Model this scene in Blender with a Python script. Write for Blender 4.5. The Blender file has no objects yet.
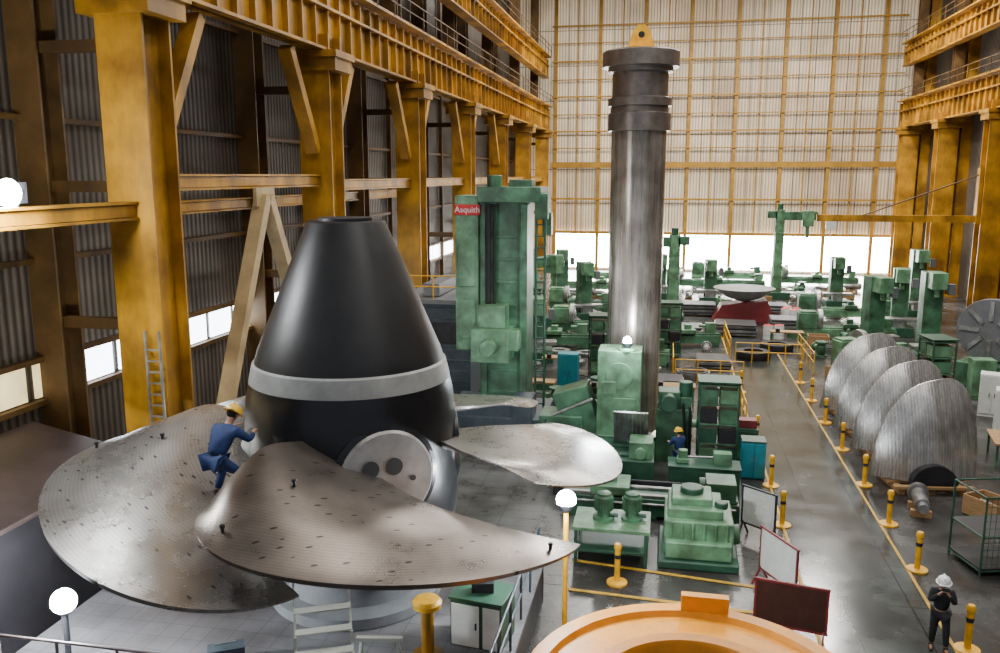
import bpy, bmesh, math, random
from mathutils import Vector, Matrix
random.seed(7)
COL=bpy.context.scene.collection
rad=math.radians
# ------------------------------------------------------------ materials
def M(name,col,rough=.5,metal=0.,var=.25,scale=2.,bump=0.,emit=0.,wave=None,wscale=1.,wbump=.3,wcol=.3,stretch=None,brick=None,ecol=None,mortar=.3,dots=None,patch=None):
    m=bpy.data.materials.new(name);m.use_nodes=True
    nt=m.node_tree;N=nt.nodes;L=nt.links
    b=N['Principled BSDF'];tc=N.new('ShaderNodeTexCoord')
    src=tc.outputs['Object']
    if stretch:
        mp=N.new('ShaderNodeMapping');mp.inputs['Scale'].default_value=stretch
        L.new(src,mp.inputs['Vector']);nsrc=mp.outputs['Vector']
    else:nsrc=src
    no=N.new('ShaderNodeTexNoise');no.inputs['Scale'].default_value=scale;no.inputs['Detail'].default_value=6;no.inputs['Roughness'].default_value=.65
    L.new(nsrc,no.inputs['Vector'])
    cr=N.new('ShaderNodeValToRGB')
    cr.color_ramp.elements[0].position=.3;cr.color_ramp.elements[1].position=.7
    cr.color_ramp.elements[0].color=tuple(c*(1-var) for c in col)+(1,)
    cr.color_ramp.elements[1].color=tuple(min(1,c*(1+var)) for c in col)+(1,)
    L.new(no.outputs['Fac'],cr.inputs['Fac']);out=cr.outputs['Color']
    h=None
    def mul(o1,o2,f=1.):
        mx=N.new('ShaderNodeMix');mx.data_type='RGBA';mx.blend_type='MULTIPLY';mx.inputs[0].default_value=f
        L.new(o1,mx.inputs[6]);L.new(o2,mx.inputs[7]);return mx.outputs[2]
    if wave:
        w=N.new('ShaderNodeTexWave');w.bands_direction=wave if wave in 'XYZ' else 'X'
        w.inputs['Scale'].default_value=wscale;w.inputs['Distortion'].default_value=0.
        if wave=='R':
            w.wave_type='RINGS';w.rings_direction='Z';w.inputs['Distortion'].default_value=2.;w.inputs['Detail'].default_value=1;w.inputs['Detail Scale'].default_value=.3
        L.new(src,w.inputs['Vector'])
        out=mul(out,w.outputs['Color'],wcol);h=w.outputs['Fac']
    if patch:
        n2=N.new('ShaderNodeTexNoise');n2.inputs['Scale'].default_value=patch[0];n2.inputs['Detail'].default_value=8;L.new(src,n2.inputs['Vector'])
        r2=N.new('ShaderNodeValToRGB');r2.color_ramp.elements[0].position=.38;r2.color_ramp.elements[1].position=.62
        g_=.96 if metal>.5 else .92
        r2.color_ramp.elements[0].color=(patch[1],patch[1]*g_,patch[1]*g_*g_,1);r2.color_ramp.elements[1].color=(1,1,1,1)
        L.new(n2.outputs['Fac'],r2.inputs['Fac']);out=mul(out,r2.outputs['Color'])
    if dots:
        mp=N.new('ShaderNodeMapping');mp.inputs['Scale'].default_value=dots;mp.inputs['Rotation'].default_value=(0,0,.5);L.new(src,mp.inputs['Vector'])
        vo=N.new('ShaderNodeTexVoronoi');vo.inputs['Scale'].default_value=1;vo.inputs['Randomness'].default_value=.35;L.new(mp.outputs['Vector'],vo.inputs['Vector'])
        r2=N.new('ShaderNodeValToRGB');r2.color_ramp.elements[0].position=.105;r2.color_ramp.elements[1].position=.125
        r2.color_ramp.elements[0].color=(.2,.19,.18,1);r2.color_ramp.elements[1].color=(1,1,1,1)
        L.new(vo.outputs['Distance'],r2.inputs['Fac']);out=mul(out,r2.outputs['Color'])
    if brick:
        br=N.new('ShaderNodeTexBrick');br.offset=0
        br.inputs['Color1'].default_value=(1,1,1,1);br.inputs['Color2'].default_value=(.85,.85,.85,1);br.inputs['Mortar'].default_value=(mortar,mortar,mortar,1)
        br.inputs['Scale'].default_value=1;br.inputs['Brick Width'].default_value=brick[0];br.inputs['Row Height'].default_value=brick[1];br.inputs['Mortar Size'].default_value=brick[2]
        if len(brick)>3:
            mp=N.new('ShaderNodeMapping');mp.inputs['Rotation'].default_value=brick[3];L.new(src,mp.inputs['Vector']);L.new(mp.outputs['Vector'],br.inputs['Vector'])
        else:L.new(src,br.inputs['Vector'])
        out=mul(out,br.outputs['Color'])
    L.new(out,b.inputs['Base Color'])
    b.inputs['Metallic'].default_value=metal
    mr=N.new('ShaderNodeMapRange');mr.inputs[3].default_value=max(.03,rough-.1);mr.inputs[4].default_value=min(1,rough+.12)
    L.new(no.outputs['Fac'],mr.inputs[0]);L.new(mr.outputs[0],b.inputs['Roughness'])
    if bump or h:
        bp=N.new('ShaderNodeBump');bp.inputs['Strength'].default_value=wbump if h else bump
        bp.inputs['Distance'].default_value=.05
        L.new(h if h else no.outputs['Fac'],bp.inputs['Height']);L.new(bp.outputs['Normal'],b.inputs['Normal'])
    if emit:
        if ecol:
            b.inputs['Emission Color'].default_value=tuple(ecol)+(1,)
        else:L.new(out,b.inputs['Emission Color'])
        b.inputs['Emission Strength'].default_value=emit
    return m
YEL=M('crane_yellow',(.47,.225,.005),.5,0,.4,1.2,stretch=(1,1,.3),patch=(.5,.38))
YELD=M('dark_yellow_brown',(.12,.06,.012),.6,0,.4,1.,patch=(.6,.5))  # darker, browner tone than the crane yellow
YELF=M('far_yellow',(.32,.165,.012),.6,0,.3,1.)
BEI=M('cream_steel',(.40,.28,.13),.6,0,.3,1.)
PALE=M('pale_galvanised',(.50,.50,.44),.5,.1,.15,3.)
SAF=M('safety_yellow',(.80,.42,.01),.45,0,.25,4)
GRN=M('machine_green',(.08,.21,.115),.42,0,.4,1.8,patch=(1.2,.42))
GRL=M('light_machine_green',(.155,.34,.19),.42,0,.3,2,patch=(1.5,.5))
GRD=M('dark_green',(.022,.08,.045),.45,0,.35,2)
TEAL=M('teal_paint',(.01,.22,.28),.4,0,.2,3)
SLAT=M('slate_blue_paint',(.05,.07,.085),.45,0,.35,2)
BLK=M('black_gloss_paint',(.008,.008,.010),.30,0,.3,1.5)
BLKM=M('black_matt_paint',(.010,.010,.011),.42,0,.3,1.2)
GRYR=M('grey_primer',(.30,.31,.30),.5,0,.2,2)
DK=M('dark_iron',(.035,.035,.04),.45,.5,.3,3)
SHEDM=M('dark_shed_sheet',(.025,.023,.027),.55,.2,.4,1)
RUB=M('black_rubber',(.01,.01,.01),.7,0,.2,5)
STL=M('machined_steel',(.42,.42,.42),.34,.7,.25,2.5,patch=(2.,.6))
STLP=M('flange_steel',(.27,.26,.25),.4,.5,.2,2.5)
STLB=M('brushed_blade_steel',(.44,.42,.395),.27,.8,.15,1.1,wave='R',wscale=4.5,wbump=.008,wcol=.16,dots=(1.7,5.5,.01),patch=(.35,.68))
STLD=M('dull_blade_steel',(.20,.17,.148),.29,.75,.2,1.,wave='R',wscale=4.5,wbump=.008,wcol=.16,dots=(1.7,5.5,.01),patch=(.4,.66))
STLR=M('stored_blade_steel',(.60,.59,.57),.26,.62,.3,1.5,wave='X',wscale=3.2,wbump=.05,wcol=.35,stretch=(3,3,.4),patch=(.8,.6))
SHAF=M('shaft_steel',(.46,.41,.365),.27,.65,.45,1.6,stretch=(2.8,2.8,.13),patch=(.7,.5))
SHAD=M('shaft_collar_steel',(.21,.18,.16),.35,.65,.3,2)
WHT=M('white_paint',(.72,.74,.70),.5,0,.1,3)
MAR=M('maroon_paint',(.20,.025,.028),.5,0,.2,3)
MARD=M('dark_maroon',(.05,.018,.014),.5,0,.3,3)
ORG=M('orange_primer',(.66,.25,.001),.45,0,.18,2)
ORGD=M('dark_orange',(.46,.16,.002),.5,0,.2,2)
RED=M('sign_red',(.6,.02,.02),.5,0,.1,3)
WOOD=M('pallet_wood',(.36,.21,.09),.7,0,.3,5,stretch=(1,6,6))
GRY=M('grey_paint',(.15,.155,.165),.5,0,.2,2)
BRN=M('rusty_sheet',(.07,.048,.045),.5,.2,.4,1.)
SKIN=M('skin',(.42,.22,.14),.5,0,.1,8)
HAIR=M('dark_hair',(.015,.01,.008),.6,0,.2,9)
BLU=M('blue_coverall',(.016,.04,.14),.8,0,.3,7)
BLKC=M('black_cloth',(.012,.012,.014),.85,0,.3,7)
HELY=M('yellow_helmet',(.85,.5,.03),.35,0,.05,3)
HELW=M('white_helmet',(.8,.8,.8),.35,0,.05,3)
LAMP=M('lamp_glow',(1,1,1),.5,0,0,1,emit=500,ecol=(.92,.97,1))
FLOOR=M('grimy_concrete',(.065,.065,.063),.25,0,.5,.5,patch=(.25,.45))
AISLE=M('grey_green_aisle',(.062,.075,.075),.16,0,.35,.7,brick=(1.55,3.,.025),patch=(.3,.55))
GRID=M('floor_plates',(.13,.13,.13),.28,.1,.3,.8,brick=(1.2,.6,.02),mortar=.55,patch=(.4,.55))
PLAT=M('platform_pavers',(.17,.17,.185),.36,0,.3,.8,brick=(.5,.5,.015),mortar=.6,patch=(.5,.55))
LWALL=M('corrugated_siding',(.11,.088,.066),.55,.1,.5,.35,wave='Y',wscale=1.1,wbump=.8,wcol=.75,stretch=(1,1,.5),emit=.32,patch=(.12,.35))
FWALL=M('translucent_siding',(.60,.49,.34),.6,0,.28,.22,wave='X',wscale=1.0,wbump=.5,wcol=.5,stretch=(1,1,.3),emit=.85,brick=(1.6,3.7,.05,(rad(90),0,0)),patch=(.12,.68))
WING=M('bright_glazing',(.95,.95,.9),.3,0,0,1,emit=42,ecol=(1,1,.97))
WINB=M('white_glazing',(.9,.95,1),.3,0,0,1,emit=10,ecol=(.85,.93,1))
WINY=M('dirty_glazing',(.75,.60,.30),.5,0,.3,1,emit=1.8)
PAPER=M('paper',(.75,.74,.68),.7,0,.2,9)
LINE=M('line_yellow',(.50,.30,.02),.6,0,.4,3)
# ------------------------------------------------------------ mesh tools
def mesh(name,prims,mat,smooth=True):
    bm=bmesh.new()
    for p in prims:
        k=p[0]
        if k=='b':
            cx,cy,cz,sx,sy,sz=p[1:7];e=p[7] if len(p)>7 else (0,0,0)
            if not isinstance(e,tuple):e=(0,0,e)
            mt=Matrix.Translation((cx,cy,cz))@Matrix.Rotation(rad(e[2]),4,'Z')@Matrix.Rotation(rad(e[1]),4,'Y')@Matrix.Rotation(rad(e[0]),4,'X')@Matrix.Diagonal((sx,sy,sz,1))
            bmesh.ops.create_cube(bm,size=1,matrix=mt)
        elif k=='c':
            a=Vector(p[1:4]);c=Vector(p[4:7]);r0=p[7];r1=p[8] if len(p)>8 else r0;seg=p[9] if len(p)>9 else 16
            d=c-a;q=d.to_track_quat('Z','Y').to_matrix().to_4x4()
            bmesh.ops.create_cone(bm,cap_ends=True,segments=seg,radius1=r0,radius2=r1,depth=d.length,matrix=Matrix.Translation((a+c)/2)@q)
        elif k=='bm':
            a=Vector(p[1:4]);c=Vector(p[4:7]);w,h=p[7],p[8];d=c-a
            q=d.to_track_quat('Y','Z').to_matrix().to_4x4()
            bmesh.ops.create_cube(bm,size=1,matrix=Matrix.Translation((a+c)/2)@q@Matrix.Diagonal((w,d.length,h,1)))
        elif k=='l':
            x,y,prof=p[1],p[2],p[3];seg=p[4] if len(p)>4 else 40;mt=p[5] if len(p)>5 else Matrix()
            rings=[]
            for r,z in prof:
                rings.append([bm.verts.new(mt@Vector((x+r*math.cos(2*math.pi*i/seg),y+r*math.sin(2*math.pi*i/seg),z))) for i in range(seg)])
            for i in range(len(rings)-1):
                for j in range(seg):
                    bm.faces.new((rings[i][j],rings[i][(j+1)%seg],rings[i+1][(j+1)%seg],rings[i+1][j]))
            if prof[0][0]>1e-3 and not(abs(prof[0][0]-prof[-1][0])<1e-6 and abs(prof[0][1]-prof[-1][1])<1e-6):
                bm.faces.new(rings[0][::-1]);bm.faces.new(rings[-1])
        elif k=='p':
            pts,y0,y1=p[1],p[2],p[3]
            A=[bm.verts.new((x,y0,z)) for x,z in pts];B=[bm.verts.new((x,y1,z)) for x,z in pts];n=len(pts)
            bm.faces.new(A);bm.faces.new(B[::-1])
            for i in range(n):bm.faces.new((A[i],B[i],B[(i+1)%n],A[(i+1)%n]))
        elif k=='s':
            bmesh.ops.create_uvsphere(bm,u_segments=16,v_segments=10,radius=1,matrix=Matrix.Translation(p[1:4])@Matrix.Diagonal((p[4],p[5],p[6],1)))
    bmesh.ops.remove_doubles(bm,verts=bm.verts,dist=1e-5)
    bmesh.ops.recalc_face_normals(bm,faces=bm.faces)
    me=bpy.data.meshes.new(name);bm.to_mesh(me);bm.free()
    me.materials.append(mat)
    if smooth:
        me.shade_smooth();me.set_sharp_from_angle(angle=rad(35))
    return me
def add(name,prims,mat,parent=None,loc=(0,0,0),rot=(0,0,0),label=None,bevel=0):
    me=prims if isinstance(prims,bpy.types.Mesh) else mesh(name,prims,mat)
    o=bpy.data.objects.new(name,me);COL.objects.link(o);o.location=loc;o.rotation_euler=rot
    if parent:o.parent=parent
    if label:o['label']=label
    if bevel:
        m=o.modifiers.new('Bevel','BEVEL');m.width=bevel;m.segments=2;m.limit_method='ANGLE'
    return o
def thing(name,label,cat,loc=(0,0,0),rz=0,parts=(),group=None,bevel=.015):
    e=bpy.data.objects.new(name,None);COL.objects.link(e);e.location=loc;e.rotation_euler=(0,0,rad(rz));e.empty_display_size=.2
    e['label']=label;e['category']=cat
    if group:e['group']=group
    for p in parts:
        o=add(p[0],p[1],p[2],e,bevel=bevel)
        if len(p)>3 and isinstance(p[3],str):o['label']=p[3]
        for q in (p[4] if len(p)>4 else ()):
            add(q[0],q[1],q[2],o,bevel=0)
    return e
def single(name,label,cat,prims,mat,loc=(0,0,0),rz=0,group=None,bevel=.01):
    o=add(name,prims,mat,None,loc,(0,0,rad(rz)),label,bevel);o['category']=cat
    if group:o['group']=group
    return o
def dup(o,loc=None,rz=None,parent=None,label=None):
    n=o.copy();COL.objects.link(n)
    if parent:n.parent=parent
    if loc:n.location=loc
    if rz is not None:n.rotation_euler=(0,0,rad(rz))
    if label:n['label']=label
    for c in o.children:dup(c,parent=n)
    return n
def struct(name,prims,mat):
    o=add(name,prims,mat);o['kind']='structure';return o
tn=[0]
def trim(prims,mat):
    tn[0]+=1;return struct('trim_%d'%tn[0],prims,mat)
wn=[0]
def window(prims,mat):
    wn[0]+=1;return struct('window_%d'%wn[0],prims,mat)
def bx(*a):return ('b',)+a
# ------------------------------------------------------------ shell
FY=96
struct('floor',[('b',3.5,48,-.15,43,100,.3)],FLOOR)
struct('floor.001',[('b',5.2,33,.006,2.8,56,.012)],AISLE)
struct('floor.002',[('b',-5.2,28.,.005,5.6,15,.01)],GRID)
struct('wall_left',[('b',-17.15,48,16,.3,100,32)],LWALL)
struct('wall_back',[('b',3.5,FY+.15,16,43,.3,32)],FWALL)
struct('wall_right',[('b',25.15,48,16,.3,100,32)],LWALL)
struct('ceiling',[('b',3.5,48,32.15,43,100,.3)],GRY)
for x in (-12.6,-7.8,-3,1.8,6.6,11.4,16.2,21):
    trim([('b',x,FY-.25,16,.34,.3,32)],YELF)
for x in (-10.2,-5.4,-.6,4.2,9,13.8,18.6):
    trim([('b',x,FY-.15,18,.12,.12,28)],YELF)
for z,h in ((11.6,.6),(7.9,.2),(13.4,.1),(15.2,.16),(17.,.1),(18.9,.16),(20.7,.1),(22.6,.16),(24.5,.1),(26.3,.16),(4.2,.3)):
    trim([('b',5,FY-.45,z,36,.2,h)],YELF)
for x in (-10.2,-5.4,-.6,4.2,9,13.8,18.6):
    window([('b',x,FY-.05,2.2,4.5,.1,3.8)],WING)
window([('b',22.6,FY-.05,2.2,2.8,.1,3.8)],WING)
cols=[20.5,32.5,44.5,56.5,68.5,80.5,92.5]
y=13.2
while y<78:
    window([('b',-16.96,y,4.9,.08,1.5,.95)],WINY if y<22.3 else WINB);y+=1.85
for z in (4.3,5.5,8.2,12,16,20,24):
    trim([('b',-16.85,50,z,.2,92,.15)],YELD)
for y in (14,17,26.5,38.5,50.5,62.5):
    trim([('b',-16.8,y,16,.25,.25,32)],YELD)
# ------------------------------------------------------------ crane columns
def column(sx,om=None,wd=1.3):
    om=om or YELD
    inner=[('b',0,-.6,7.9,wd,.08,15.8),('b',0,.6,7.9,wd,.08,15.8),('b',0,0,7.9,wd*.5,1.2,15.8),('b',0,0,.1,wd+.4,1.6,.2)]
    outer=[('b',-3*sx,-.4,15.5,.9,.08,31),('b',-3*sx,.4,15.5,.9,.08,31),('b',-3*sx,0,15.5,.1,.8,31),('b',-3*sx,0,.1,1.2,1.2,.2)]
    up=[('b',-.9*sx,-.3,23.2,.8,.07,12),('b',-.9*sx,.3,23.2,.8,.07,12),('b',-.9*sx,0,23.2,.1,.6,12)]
    lac=[('bm',-.4*sx,0,z,-2.7*sx,0,z,.25,.3) for z in (6.5,10.2,13.8)]
    br=[('b',0,0,14.7,2.,1.7,.5),('b',0,0,15.05,2.2,2.,.25)]
    return [('inner_leg',inner,YEL),('upper_leg',up,YELD),('outer_leg',outer,om,'steel roof leg')]+[('cross_tie',[q],om) for q in lac]+[('bracket',br,YEL)]
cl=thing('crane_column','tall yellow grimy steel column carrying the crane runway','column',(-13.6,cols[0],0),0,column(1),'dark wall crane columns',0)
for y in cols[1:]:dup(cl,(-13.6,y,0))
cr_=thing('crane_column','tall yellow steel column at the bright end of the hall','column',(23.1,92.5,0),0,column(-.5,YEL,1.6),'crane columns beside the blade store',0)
for y in (80.5,68.5,56.5):dup(cr_,(23.1,y,0))
def runway(z0,hh,y0,y1):
    n=int((y1-y0)/1.2);web=[('b',0,(y0+y1)/2,z0+hh/2,.12,y1-y0,hh)]
    for i in range(n+1):web.append(('b',0,y0+i*(y1-y0)/n,z0+hh/2-.1,.55,.06,hh-.2))
    fl=[('b',0,(y0+y1)/2,z0+.05,.8,y1-y0,.1),('b',0,(y0+y1)/2,z0+hh,1.2,y1-y0,.12),('b',0,(y0+y1)/2,z0+hh*.62,.7,y1-y0,.1)]
    rl=[('b',0,(y0+y1)/2,z0+hh+.13,.14,y1-y0,.16)]
    hr=[('b',.6,(y0+y1)/2,z0+hh+1.1,.05,y1-y0,.05),('b',.6,(y0+y1)/2,z0+hh+.6,.04,y1-y0,.04)]
    for i in range(int((y1-y0)/2.4)+1):hr.append(('b',.6,y0+.1+i*2.4,z0+hh+.55,.05,.05,1.1))
    return [('web',web,YEL),('flange',fl,YEL),('rail',rl,DK,'dark steel crane rail'),('handrail',hr,YELD)]
thing('crane_runway_beam','deep yellow riveted crane girder running along the lower brackets','girder',(-13.4,0,0),0,runway(15.2,2.6,6,94.8),None,0)
thing('crane_runway_beam','yellow crane girder high above the main runway','girder',(-13.6,0,0),0,runway(20.8,2.2,30,94.8),None,0)
neg=lambda R_:[(p[0],[tuple(list(q[:2])+[-q[2]]+list(q[3:])) for q in p[1]],p[2]) for p in R_]
thing('crane_runway_beam','yellow crane girder along the columns beside the blade store','girder',(22.9,0,0),180,neg(runway(15.2,2.6,40,94.8)),None,0)
thing('crane_runway_beam','upper yellow crane girder near the roof','girder',(22.9,0,0),180,neg(runway(21.2,2.2,40,94.8)),None,0)
st=single('column_strut','horizontal yellow steel strut spanning between two columns','strut',[('b',0,6,0,.35,10.6,.3),('b',0,6,.2,.5,10.6,.06),('b',0,6,-.2,.5,10.6,.06)],YEL,(-13.6,cols[0],10.3),0,'horizontal bay struts',0)
dup(st,(-13.6,cols[0]-12,9.6))
for y in cols[1:6]:dup(st,(-13.6,y,10.1))
for y in cols[0:3]:dup(st,(-16.6,y,9.4))
kb=single('knee_brace','diagonal yellow brown brace from column to crane girder','brace',[('bm',0,.85,11.4,0,3.0,15.0,.5,.35)],YEL,(-13.6,cols[0],0),0,'girder knee braces',0)
for y in cols[1:5]:dup(kb,(-13.6,y,0))
kb2=single('knee_brace','diagonal yellow brown brace from column to crane girder','brace',[('bm',0,-.85,11.4,0,-3.0,15.0,.5,.35)],YEL,(-13.6,cols[1],0),0,'girder knee braces',0)
for y in cols[2:5]:dup(kb2,(-13.6,y,0))
thing('chevron_brace','beige steel inverted V bracing standing between two columns','brace',(-13.2,26.5,0),0,[('brace_leg',[('bm',0,-4.9,.2,0,-.1,9.8,.45,.35)],BEI),('brace_leg',[('bm',0,4.9,.2,0,.1,9.8,.45,.35)],BEI),('gusset',[('b',0,0,9.8,.12,1.3,.6)],BEI)],None,0)
thing('wall_ladder','narrow aluminium ladder leaning on the yellow column','ladder',(-13.1,19.6,0),0,[('stringer',[('bm',-.2,0,.05,-.2,.0,6.5,.05,.07)],STL),('stringer',[('bm',.2,0,.05,.2,.0,6.5,.05,.07)],STL)]+[('rung',[('b',0,0,.3+.3*i,.4,.04,.04)],STL) for i in range(20)],None,0)
thing('storage_shed','low dark sheet metal shed with sloping rusty roof','shed',(-15.1,14.6,0),0,[('body',[('b',0,0,1.6,3.,9,3.2)],SHEDM),('roof',[('b',.1,0,3.55,3.4,9.4,.12,(0,12,0))],BRN)],None,.02)
thing('control_cabin','grey site cabin with flat roof and rooftop ducts beside the wall','cabin',(-10.6,42,0),0,[('body',[('b',0,0,2.3,3.4,8,4.6)]+[('b',0,-4.03,.4+.5*i,3.3,.06,.06) for i in range(9)],SLAT),('roof',[('b',0,0,4.7,3.8,8.6,.22)],GRY),('cabin_window',[('b',1.72,0,3.3,.04,5.8,1.1)],DK),('cabin_window',[('b',.3,-4.06,3.2,1.6,.05,1.)],DK),('duct',[('b',-.3,-1.5,5.15,.8,4.,.6),('c',.9,-2.5,4.8,.9,-2.5,5.9,.25)],GRY),('railing',[('c',-1.8,-4.2,4.8,-1.8,-4.2,5.9,.03),('c',1.8,-4.2,4.8,1.8,-4.2,5.9,.03),('c',0,-4.2,4.8,0,-4.2,5.9,.03),('c',-1.8,-4.2,5.9,1.8,-4.2,5.9,.03),('c',-1.8,-4.2,5.4,1.8,-4.2,5.4,.03)],SAF)],None,.02)
# ------------------------------------------------------------ platform
thing('work_platform','raised grey paved platform under the turbine runner','platform',(-7.7,15.7,0),0,[('deck',[('b',0,0,.95,9.9,7.8,.1)],PLAT),('skirt',[('b',0,-3.85,.45,9.9,.08,.9),('b',0,3.85,.45,9.9,.08,.9),('b',4.9,0,.45,.08,7.6,.9),('b',-4.9,0,.45,.08,7.6,.9)],DK)],None,0)
def railing(name,label,loc,rz,L,h,mat,n,grp=None):
    ps=[]
    for i in range(n):ps.append(('post',[('c',-L/2+L*i/(n-1),0,0,-L/2+L*i/(n-1),0,h,.03)],mat))
    for z in (h,h*.55):ps.append(('rail',[('c',-L/2,0,z,L/2,0,z,.028)],mat))
    return thing(name,label,'railing',loc,rz,ps,grp,0)
railing('guard_railing','dark steel guard railing along the platform edge',(-2.85,16.2,1.),90,6.3,1.1,SLAT,6)
railing('guard_railing','dark brown guard railing along the platform edge',(-9.6,12.6,1.),0,5.,1.,BRN,5)
# ------------------------------------------------------------ turbine runner
RC=(-6.84,17.5,0)
run=thing('turbine_runner','huge Kaplan turbine runner with black cone hub and steel blades','turbine',RC,0,[
 ('nose_cone',[('l',0,0,[(2.07,6.52),(2.0,6.75),(1.77,7.3),(1.46,8.05),(1.13,8.85),(.87,9.45),(.84,9.52),(.78,9.54)],80)],BLKM),
 ('ring_band',[('l',0,0,[(2.2,6.10),(2.2,6.13),(2.12,6.48),(2.07,6.52)],80)],GRYR,'pale grey ring between cone and hub'),
 ('hub',[('l',0,0,[(1.5,2.6),(2.25,2.75),(2.36,3.2),(2.37,4.),(2.35,4.8),(2.32,5.3),(2.27,5.8),(2.2,6.10)],80)],BLK),
 ('pedestal',[('l',0,0,[(1.95,1.02),(1.95,1.25),(1.6,1.35),(1.6,2.),(2.1,2.1),(2.1,2.3),(1.5,2.4),(1.5,2.6)],48)],GRY,'grey support pedestal'),
 ('lifting_plate',[('l',0,0,[(.6,9.54),(.6,9.6)],32)],DK)],None,0)
def cr(kn,s):
    n=len(kn)-1;x=s*n;i=min(int(x),n-1);t=x-i
    p0=kn[max(i-1,0)];p1=kn[i];p2=kn[i+1];p3=kn[min(i+2,n)]
    return .5*((2*p1)+(-p0+p2)*t+(2*p0-5*p1+4*p2-p3)*t*t+(-p0+3*p1-3*p2+p3)*t**3)
VAR=dict(a1=[-4,3,16,28],h1=[4.5,4.38,4.05,3.64],h0=[5.25,5.38,5.1,4.68],rc=(.12,10))
def bpt(s,t):
    e=abs(2*t-1);rm=6.05-(1.1*e**4.5 if t<.5 else VAR['rc'][0]*e**VAR['rc'][1])
    r=2.05+(rm-2.05)*s
    a0=cr([-40,-49,-50,-50],s);a1=cr(VAR['a1'],s)
    h0=cr(VAR['h0'],s);h1=cr(VAR['h1'],s)
    a=rad(a0+(a1-a0)*t);h=h0+(h1-h0)*t-(.02+.11*s)*math.sin(math.pi*t)
    return Vector((r*math.sin(a),-r*math.cos(a),h))
def blade_mesh(mat,thk=1.):
    bm=bmesh.new();nr,nt=36,48;top=[];bot=[]
    for i in range(nr+1):
        s=i/nr;th=(.42*(1-s)+.09)*thk;ra=[];rb=[]
        for j in range(nt+1):
            t=.5-.5*math.cos(math.pi*j/nt);t=.5*t+.5*j/nt
            p=bpt(s,t);d1=bpt(min(1,s+.01),t)-bpt(max(0,s-.01),t);d2=bpt(s,min(1,t+.01))-bpt(s,max(0,t-.01))
            n=d2.cross(d1).normalized()
            if n.z<0:n=-n
            k=th*(.25+.75*max(0,math.sin(math.pi*t))**.5)
            ra.append(bm.verts.new(p));rb.append(bm.verts.new(p-n*k))
        top.append(ra);bot.append(rb)
    for i in range(nr):
        for j in range(nt):
            bm.faces.new((top[i][j],top[i][j+1],top[i+1][j+1],top[i+1][j]));bm.faces.new((bot[i][j],bot[i+1][j],bot[i+1][j+1],bot[i][j+1]))
    for i in range(nr):
        for j in (0,nt):bm.faces.new((top[i][j],top[i+1][j],bot[i+1][j],bot[i][j]))
    for j in range(nt):
        for i in (0,nr):bm.faces.new((top[i][j],bot[i][j],bot[i][j+1],top[i][j+1]))
    bmesh.ops.recalc_face_normals(bm,faces=bm.faces)
    me=bpy.data.meshes.new('runner_blade');bm.to_mesh(me);bm.free();me.shade_smooth();me.set_sharp_from_angle(angle=rad(40));me.materials.append(mat);return me
bme=blade_mesh(STLB);bmd=blade_mesh(STLD)
stm=[]
for s,t in ((.88,.12),(.45,.3),(.93,.93)):
    p=bpt(s,t);stm.append(mesh('lifting_stud',[('c',p.x,p.y,p.z-.05,p.x,p.y,p.z+.09,.03),('c',p.x,p.y,p.z+.08,p.x,p.y,p.z+.12,.045)],DK))
VAR=dict(a1=[-4,10,26,42],h1=[4.42,4.2,3.85,3.6],h0=[5.3,5.42,5.1,4.68],rc=(.95,5));bma=blade_mesh(STLB)
VAR=dict(a1=[-4,-2,6,20],h1=[4.72,4.72,4.5,4.05],h0=[4.9,4.92,4.85,4.62],rc=(.4,6));bmc=blade_mesh(STLB,.6)
DH=4.45
for i,(ang,mm) in enumerate(((38,bmd),(-31,bma),(-99,bme),(184,bmc),(116,bmc))):
    b=add('runner_blade',mm,None,run,rot=(0,0,rad(ang)))
    if i in(1,2):b.scale=(1.045,1.045,1)
    if i<3:
        for q in (stm[:2] if i==1 else stm):add('lifting_stud',q,None,b)
    b['label']='dull brown grey unpolished blade' if ang==38 else 'polished silver steel blade'
    mt=Matrix.Translation((0,0,DH))@Matrix.Rotation(rad(90),4,'X')
    if ang==38:
        fl=add('blade_flange',[('l',0,0,[(1.0,1.5),(1.0,2.30),(.95,2.36),(.3,2.36)],48,mt)],STLP,run,rot=(0,0,rad(ang)))
        add('flange_collar',[('l',0,0,[(1.12,1.5),(1.12,2.22),(1.02,2.28),(1.02,1.5),(1.12,1.5)],48,mt)],BLK,fl)
        for dx,dz,rr in ((-.36,.24,.18),(.14,.24,.18),(.54,-.06,.06)):
            add('bolt_hole',[('c',dx,-2.35,DH+dz,dx,-2.372,DH+dz,rr,rr,24)],RUB,fl)
    else:
        add('blade_flange',[('l',0,0,[(1.0,1.5),(1.0,2.26),(.94,2.29),(.3,2.29)],48,mt)],BLK,run,rot=(0,0,rad(ang)))
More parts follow.
